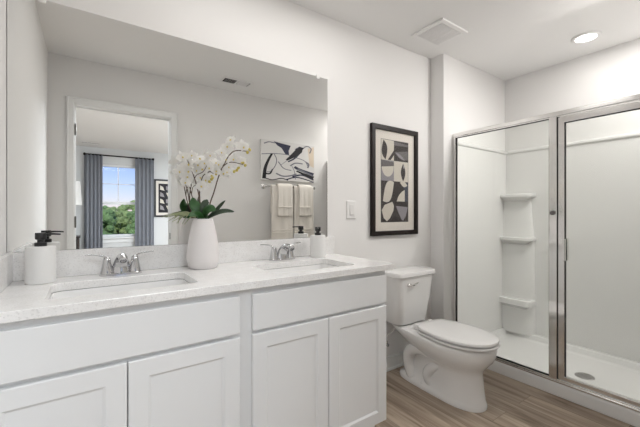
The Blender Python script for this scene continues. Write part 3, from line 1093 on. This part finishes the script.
en = thing('shower_enclosure', 'framed glass shower enclosure with fixed panel and pivot door', 'shower door', (0, 0, 0))
FX = 2.478
MT = M['frame_metal']
YE0, YE1 = YS0, YS1
b = bm_new(); box(b, FX - .020, FX + .020, YE1, YE0, 1.783, 1.812, .003); box(b, FX - .013, FX + .013, YE1 + .02, YE0 - .02, 1.776, 1.784)
obj('header', b, MT, en)
b = bm_new(); box(b, FX - .022, FX + .022, YE1, YE0, .0825, .094, .003); box(b, FX - .016, FX + .016, YE1 + .02, YE0 - .02, .093, .106, .004)
obj('bottom_track', b, MT, en)
for y0, y1 in ((YE0 - .022, YE0), (YE1, YE1 + .022)):
    b = bm_new(); box(b, FX - .018, FX + .018, y0, y1, .098, 1.784, .003)
    obj('wall_jamb', b, MT, en)
YP0, YP1 = -.818, -.864
b = bm_new(); box(b, FX - .019, FX + .019, YP1, YP0, .098, 1.784, .004)
obj('centre_post', b, MT, en)
b = bm_new(); box(b, FX - .0185, FX + .0185, YP1 - .0035, YP1 - .0002, .108, 1.776)
obj('gasket', b, M['gasket'], en)  # shade of the post-to-door gap, put in as a black strip
b = bm_new(); box(b, FX - .003, FX + .003, YP0, YE0 - .020, .104, 1.778)
obj('fixed_glass', b, M['glass'], en)
def gasket(parent, y0, y1, z0, z1, t=.0042, bottom=True):
    b = bm_new()
    box(b, FX - .006, FX + .006, y0 - t, y0, z0, z1); box(b, FX - .006, FX + .006, y1, y1 + t, z0, z1)
    if bottom:
        box(b, FX - .006, FX + .006, y1, y0, z0, z0 + t)
    box(b, FX - .006, FX + .006, y1, y0, z1 - t, z1)
    obj('gasket', b, M['gasket'], parent)
gasket(en, YE0 - .022, YP0, .106, 1.777)
# door
YD0, YD1 = -.868, YE1 + .026
b = bm_new()
box(b, FX - .015, FX + .015, YD0 - .036, YD0, .110, 1.772, .003)
box(b, FX - .015, FX + .015, YD1, YD1 + .036, .110, 1.772, .003)
box(b, FX - .015, FX + .015, YD1 + .03, YD0 - .03, 1.734, 1.772, .003)
box(b, FX - .015, FX + .015, YD1 + .03, YD0 - .03, .110, .134, .003)
dr = obj('door', b, MT, en)
b = bm_new(); box(b, FX - .003, FX + .003, YD1 + .034, YD0 - .034, .132, 1.736)
obj('door_glass', b, M['glass'], dr)
gasket(dr, YD0 - .036, YD1 + .036, .134, 1.734, .003, False)
b = bm_new()
box(b, FX - .040, FX - .014, YD0 - .044, YD0 - .030, .862, 1.004, .004)
box(b, FX + .014, FX + .040, YD0 - .044, YD0 - .030, .862, 1.004, .004)
obj('handle', b, MT, dr)
b = bm_new(); lathe(b, [(.013, -.018), (.015, -.024), (.013, -.032), (.001, -.034)], FX, (YP0 + YP1) / 2, 1.165, 16, 'X')
obj('post_disc', b, M['p_mid'], en, smooth=True)  # small mid-grey disc on the centre post

# ------------------------------------------------------------------ ceiling fixtures
ef = thing('exhaust_fan', 'square white exhaust fan grille on the ceiling above the toilet', 'exhaust fan', (2.045, -.292, CEIL))
def frame_flat(b, w, d, fw, z0, z1):
    box(b, -w / 2, w / 2, -d / 2, -d / 2 + fw, z0, z1, .003); box(b, -w / 2, w / 2, d / 2 - fw, d / 2, z0, z1, .003)
    box(b, -w / 2, -w / 2 + fw, -d / 2 + fw, d / 2 - fw, z0, z1, .003); box(b, w / 2 - fw, w / 2, -d / 2 + fw, d / 2 - fw, z0, z1, .003)
b = bm_new(); frame_flat(b, .290, .262, .034, -.012, -.0005)
obj('frame', b, M['ventwhite'], ef)
b = bm_new(); box(b, -.11, .11, -.098, .098, -.004, -.001)
obj('backing', b, M['grille'], ef)
b = bm_new()
for i in range(17):
    y = -.090 + i * .01125
    box(b, -.108, .108, y - .0036, y + .0036, -.012, -.003)
for x in (-.036, .036):
    box(b, x - .003, x + .003, -.096, .096, -.0115, -.003)
obj('grille', b, M['ventwhite'], ef)

rl = thing('recessed_light', 'round lit recessed light in the ceiling above the shower', 'ceiling light', (2.966, -.863, CEIL))
b = bm_new(); lathe(b, [(.088, -.0005), (.088, -.004), (.084, -.008), (.064, -.010), (.062, -.006), (.062, -.0005)], n=40, cap=False)
obj('trim_ring', b, M['ventwhite'], rl, smooth=True)
b = bm_new(); lathe(b, [(.062, -.007), (.04, -.010), (.001, -.011)], n=32)
obj('lens', b, M['lens'], rl, smooth=True)

def register(label, loc, w, d, two=True):
    t = thing('ceiling_vent', label, 'vent', loc)
    b = bm_new(); frame_flat(b, w, d, .018, -.009, -.0005)
    box(b, -.008, .008, -d / 2 + .015, d / 2 - .015, -.009, -.0005)
    obj('frame', b, M['ventwhite'], t)
    b = bm_new(); box(b, -w / 2 + .015, w / 2 - .015, -d / 2 + .015, d / 2 - .015, -.003, -.001)
    obj('backing', b, M['p_dark'], t)
    for s in (-1, 1):
        b = bm_new()
        n = int((w / 2 - .03) / .0105)
        for i in range(n):
            x = s * (.014 + i * .0105)
            dx = s * .006
            y = d / 2 - .016
            vs = [(x, -y, -.002), (x + dx, -y, -.009), (x + dx, y, -.009), (x, y, -.002)]
            loft(b, [vs, [(p[0] + .0012, p[1], p[2]) for p in vs]])
        obj('louver_bank', b, M['ventwhite'], t)
    return t
register('rectangular ceiling vent with two louver banks, in mirror above towels and vase', (1.19, -1.395, CEIL), .29, .14)
register('small ceiling vent in the bedroom beyond the doorway, seen in mirror', (.06, -5.63, CEIL), .30, .12)

# ------------------------------------------------------------------ door wall things seen in the mirror
ca = thing('canvas_art', 'abstract black and navy ink canvas hung above the towel bar', 'picture', (1.908, YF, 1.752))
CWD, CHT = .702, .445
b = bm_new(); box(b, -CWD / 2, CWD / 2, .001, .034, -CHT / 2, CHT / 2, .002)
obj('canvas', b, M['canvas'], ca)
b = bm_new()
def cp(pts, mi, lv=1):
    vs = [b.verts.new(((s - .5) * CWD, .0342 + lv * .0004, (.5 - t) * CHT)) for s, t in pts]
    f = b.faces.new(vs); f.material_index = mi
def stroke(pts, w, mi, lv=1):
    P = spline([(x, y, 0) for x, y in pts], 5)
    A, B = [], []
    for i, p in enumerate(P):
        t = (P[min(i + 1, len(P) - 1)] - P[max(i - 1, 0)]).normalized()
        k = w if not isinstance(w, tuple) else w[0] + (w[1] - w[0]) * i / (len(P) - 1)
        A.append((p.x - t.y * k, p.y + t.x * k)); B.append((p.x + t.y * k, p.y - t.x * k))
    for i in range(len(P) - 1):
        cp([A[i], A[i + 1], B[i + 1], B[i]], mi, lv)
cp([(.86, .10), (.985, .04), (.985, .60), (.90, .55)], 3, 0)
cp([(.22, .02), (.36, .05), (.53, .08), (.49, .22), (.50, .32), (.43, .31), (.36, .17), (.28, .11)], 1)
cp([(.43, .46), (.52, .33), (.62, .17), (.70, .09), (.77, .11), (.74, .23), (.62, .36), (.47, .47)], 0, 2)
cp([(.60, .16), (.70, .07), (.80, .10), (.70, .18)], 1, 1)
stroke([(.01, .37), (.22, .33), (.45, .32), (.62, .37), (.80, .44), (.87, .58)], .009, 2)
stroke([(.19, .33), (.12, .52), (.07, .72), (.05, .97)], (.018, .032), 0)
stroke([(.23, .34), (.27, .47), (.25, .62), (.17, .78), (.10, .80)], .008, 2)
stroke([(.06, .84), (.15, .84), (.20, .72)], (.02, .012), 0)
stroke([(.44, .97), (.58, .90), (.72, .90), (.98, .99)], .014, 1)
stroke([(.60, .62), (.72, .69), (.98, .78)], (.03, .034), 1)
stroke([(.64, .72), (.80, .80), (.98, .87)], (.018, .040), 0, 2)
stroke([(.56, .88), (.75, .82), (.98, .93)], .018, 1)
stroke([(.62, .95), (.60, .74), (.55, .60)], .006, 2)
stroke([(.35, .60), (.48, .45), (.62, .30)], .005, 2)
stroke([(.82, .46), (.88, .52), (.86, .62)], .016, 2)
stroke([(.05, .10), (.14, .05), (.24, .06)], .012, 2, 0)
stroke([(.26, .82), (.38, .88), (.52, .86), (.64, .80)], .016, 2, 0)
stroke([(.30, .52), (.40, .68), (.54, .72)], .010, 2, 0)
stroke([(.52, .60), (.62, .52), (.76, .52)], .014, 2, 0)
stroke([(.08, .96), (.20, .99), (.36, .94), (.48, .98)], .012, 0, 0)
stroke([(.78, .08), (.86, .04), (.93, .10), (.90, .22)], .012, 2, 2)
stroke([(.66, .66), (.80, .74), (.97, .82)], .020, 2, 3)
stroke([(.48, .50), (.60, .40), (.72, .22)], .016, 1, 1)
obj('ink_drawing', b, [M['ink'], M['navy'], M['inkgrey'], M['beige']], ca)

tb = thing('towel_bar', 'brushed metal towel bar on the wall beneath the ink canvas', 'towel bar', (1.915, YF, 1.458))
b = bm_new(); lathe(b, [(.0095, -.325), (.0095, .325)], 0, .062, 0, 16, 'X')
obj('bar', b, MT, tb, smooth=True)
for s in (-1, 1):
    b = bm_new(); lathe(b, [(.026, .001), (.026, .008), (.014, .014), (.012, .05), (.016, .056), (.016, .068), (.001, .072)], s * .318, 0, 0, 20, 'Y')
    obj('bracket', b, MT, tb, smooth=True)

def drape(w, zf, zb, off, thick, wav, seed, pinch=0.0):
    """cloth folded over the bar: local origin on the bar axis"""
    rg = random.Random(seed)
    b = bm_new()
    prof = []
    r = .0115 + off
    nf = 14
    for i in range(nf):
        prof.append((r, -zf + zf * i / nf))
    for i in range(9):
        a = math.pi * i / 8
        prof.append((r * math.cos(a), r * math.sin(a)))
    for i in range(1, nf + 1):
        prof.append((-r, -zb * i / nf))
    ph = rg.uniform(0, 6)
    nx = 28
    rows = []
    for (y, z) in prof:
        row = []
        for j in range(nx + 1):
            q = j / nx * 2 - 1
            dep = min(1, max(0, -z / .12))
            wv = wav * dep * (math.sin(q * 4.0 + ph) + .22 * math.sin(q * 9 + ph * 2 + z * 6)) if y > 0 else 0
            k = 1 - pinch * math.exp(-((z + .12) / .10) ** 2)
            row.append(b.verts.new((q * w / 2 * k, y + (abs(wv) if y > 0 else 0), z)))
        rows.append(row)
    for i in range(len(rows) - 1):
        for j in range(nx):
            b.faces.new((rows[i][j], rows[i][j + 1], rows[i + 1][j + 1], rows[i + 1][j]))
    return b
def towel(label, x, w, zf, off, kind, seed, group):
    t = thing(kind, label, 'towel', (x, YF + .062, 1.458), 0, group)
    o = obj('cloth', drape(w, zf, min(zf, .30) - .0, off, .006, .0075 if kind == 'bath_towel' else .005, seed, .04), M['towel'], t, smooth=True, autosmooth=180)
    md = o.modifiers.new('thick', 'SOLIDIFY')
    md.thickness = .007
    md.offset = 1
    b = bm_new()
    r = .0115 + off + .008
    for q in ((0, .028) if kind == 'bath_towel' else (0,)):
        hw = w / 2 * .985
        box(b, -hw, hw, r + .001, r + .0105, -zf + .10 + q, -zf + .112 + q, .003)
    obj('woven_band', b, M['towel'], t)
    return t
towel('cream bath towel on the left half of the bar, under a folded hand towel', 1.796, .268, .62, 0, 'bath_towel', 1, 'bath towels')
towel('cream bath towel on the right half of the bar, under a folded hand towel', 2.080, .270, .62, 0, 'bath_towel', 2, 'bath towels')
towel('small cream hand towel hung over the left bath towel', 1.822, .185, .335, .018, 'hand_towel', 3, 'hand towels')
towel('small cream hand towel hung over the right bath towel', 2.088, .170, .335, .018, 'hand_towel', 4, 'hand towels')

# ------------------------------------------------------------------ bedroom beyond the doorway
cr = thing('curtain_rod', 'dark metal curtain rod above the bedroom window', 'curtain rod', (.545, YW + .09, 2.285))
b = bm_new(); lathe(b, [(.013, -.57), (.013, .57)], n=14, axis='X')
obj('rod', b, M['rod'], cr, smooth=True)
for s in (-1, 1):
    b = bm_new(); lathe(b, [(.014, 0), (.024, .01), (.026, .02), (.020, .034), (.001, .040)], s * .57 if s > 0 else -.61, 0, 0, 14, 'X')
    obj('finial', b, M['rod'], cr, smooth=True)
    b = bm_new(); box(b, s * .50 - .008, s * .50 + .008, -.089, 0, -.01, .01)
    obj('bracket', b, M['rod'], cr)
def curtain(label, x0, x1, seed):
    t = thing('curtain', label, 'curtain', ((x0 + x1) / 2, YW + .09, .02), 0, 'bedroom curtains')
    b = bm_new()
    w = x1 - x0
    nx, nz = 90, 10
    rows = []
    rg = random.Random(seed)
    ph = [rg.uniform(0, 6) for _ in range(3)]
    for k in range(nz + 1):
        z = 2.262 * k / nz
        row = []
        for j in range(nx + 1):
            q = j / nx
            a = 2 * math.pi * q * 4.6 + ph[0]
            amp = .027 * (1.0 - .25 * k / nz)
            y = amp * math.sin(a + .3 * math.sin(3 * q + ph[1]))
            x = -w / 2 + w * q + .012 * math.sin(2 * a)
            row.append(b.verts.new((x, y, z)))
        rows.append(row)
    for k in range(nz):
        for j in range(nx):
            b.faces.new((rows[k][j], rows[k][j + 1], rows[k + 1][j + 1], rows[k + 1][j]))
    o = obj('panel', b, M['curtain'], t, smooth=True, autosmooth=180)
    md = o.modifiers.new('thick', 'SOLIDIFY'); md.thickness = .004
    b = bm_new()
    for i in range(7):
        x = -w / 2 + .02 + (w - .04) * i / 6
        R1 = [(x, .018 * math.cos(2 * math.pi * q / 14), 2.265 + .018 * math.sin(2 * math.pi * q / 14)) for q in range(15)]
        tube(b, R1, .0028, 6, 1, cap=False)
    obj('ring', b, M['rod'], t)
curtain('slate grey curtain panel at the left side of bedroom window in mirror', -.050, .235, 5)
curtain('slate grey curtain panel at the right side of bedroom window in mirror', .805, 1.140, 9)

bp = thing('bedroom_picture', 'black-framed black and white print beside the bedroom curtain', 'picture', (1.395, YW, 1.480), R(180))
framed(bp, .470, .805, .035, .025, M['frameblack'])
b = bm_new(); box(b, -.205, .205, -.009, -.003, -.372, .372)
obj('mat_board', b, M['mat'], bp)
b = bm_new(); rg = random.Random(11)
def bq(pts, mi, lv=0):
    vs = [b.verts.new((x, -.0095 - lv * .0004, z)) for x, z in pts]
    f = b.faces.new(vs); f.material_index = mi
bq([(-.150, -.31), (.150, -.31), (.150, .31), (-.150, .31)], 0)
for i in range(4):
    z = -.27 + i * .14
    bq([(-.12, z), (-.03 + .03 * (i % 2), z + .03), (.0, z + .11), (-.10, z + .10)], 1 + i % 2, 1)
    bq([(.03, z + .01), (.12, z + .03), (.115, z + .12), (.06, z + .09)], 1 + (i + 1) % 2, 1)
obj('print', b, [M['ink'], M['p_cream'], M['p_lav']], bp)

ns = thing('nightstand', 'dark wooden nightstand left of the bedroom curtain, under the lamp', 'nightstand', (-.34, -5.80, 0))
b = bm_new(); box(b, -.22, .22, -.20, .20, .12, .72, .004)
obj('body', b, M['nightstand'], ns)
b = bm_new(); box(b, -.235, .235, -.215, .215, .72, .745, .004)
obj('top', b, M['nightstand'], ns)
for x in (-.19, .19):
    for y in (-.17, .17):
        b = bm_new(); box(b, x - .02, x + .02, y - .02, y + .02, 0, .12)
        obj('leg', b, M['nightstand'], ns)
for z in (.28, .56):
    b = bm_new(); box(b, -.20, .20, .198, .212, z - .12, z + .12, .004)
    d = obj('drawer', b, M['nightstand'], ns)
    b = bm_new(); lathe(b, [(.012, 0), (.014, .012), (.001, .02)], 0, .212, z, 12, 'Y')
    obj('knob', b, M['brass_dark'], d, smooth=True)
lm = thing('table_lamp', 'table lamp with white shade and mottled glass base on nightstand', 'lamp', (-.283, -5.80, .745))
b = bm_new(); lathe(b, [(.06, 0), (.07, .01), (.085, .10), (.10, .20), (.095, .32), (.06, .44), (.03, .50), (.012, .52), (.012, .58)], n=28)
obj('base', b, M['lampbase'], lm, smooth=True)
b = bm_new(); lathe(b, [(.205, .56), (.175, .99), (.172, .99), (.202, .56)], n=36, cap=False)
obj('lamp_shade', b, M['shade'], lm, smooth=True)

# ------------------------------------------------------------------ outside, seen through the bedroom window
b = bm_new(); box(b, -60, 80, -120, YW - 2.0, -3.3, -3.2); struct('ground', b, M['grassfield'])
b = bm_new(); box(b, -40, 60, -30, -18, -3.2, -3.17); struct('parking_lot', b, M['asphalt'])
def tree(label, x, y, h, r, m, seed):
    t = thing('tree', label, 'tree', (x, y, -3.2), 0, 'trees outside the bedroom window')
    b = bm_new(); tube(b, [(0, 0, 0), (.1, 0, h * .3), (0, .1, h * .6)], [.28, .2, .12], 8, 4)
    obj('trunk', b, M['bark'], t, smooth=True)
    rg = random.Random(seed)
    b = bm_new()
    for i in range(60):
        a = rg.uniform(0, 6.28)
        d = r * .95 * math.sqrt(rg.uniform(0, 1))
        z = h * (.30 + .64 * rg.uniform(0, 1) * (1 - .5 * (d / r) ** 2))
        rr = r * rg.uniform(.14, .30)
        s0 = len(b.verts)
        bmesh.ops.create_icosphere(b, subdivisions=3, radius=rr, matrix=Matrix.Translation((d * math.cos(a), d * math.sin(a), z)))
        b.verts.ensure_lookup_table()
        for q in b.verts[s0:]:
            q.co += Vector((rg.uniform(-1, 1), rg.uniform(-1, 1), rg.uniform(-1, 1))) * rr * .16
    obj('crown', b, m, t)
TX = [(0.5, -41, 5.5, 2.0), (2.9, -46, 5.6, 2.0), (5.6, -41.5, 5.6, 2.0), (5.6, -54, 6.4, 2.5), (0.6, -55, 6.4, 2.4)]
TL = ['deep green tree at left edge of the bedroom window view, nearest row', 'light green tree in the middle of the bedroom window view', 'deep green tree beyond right edge of the bedroom window view, nearest row',
      'light green tree in the far row, right in bedroom window view', 'deep green tree in the far row, left in bedroom window view']
for i, (x, y, h, r) in enumerate(TX):
    tree(TL[i], x, y, h, r, M['foliageB'] if 'light' in TL[i] else M['foliageA'], 20 + i)
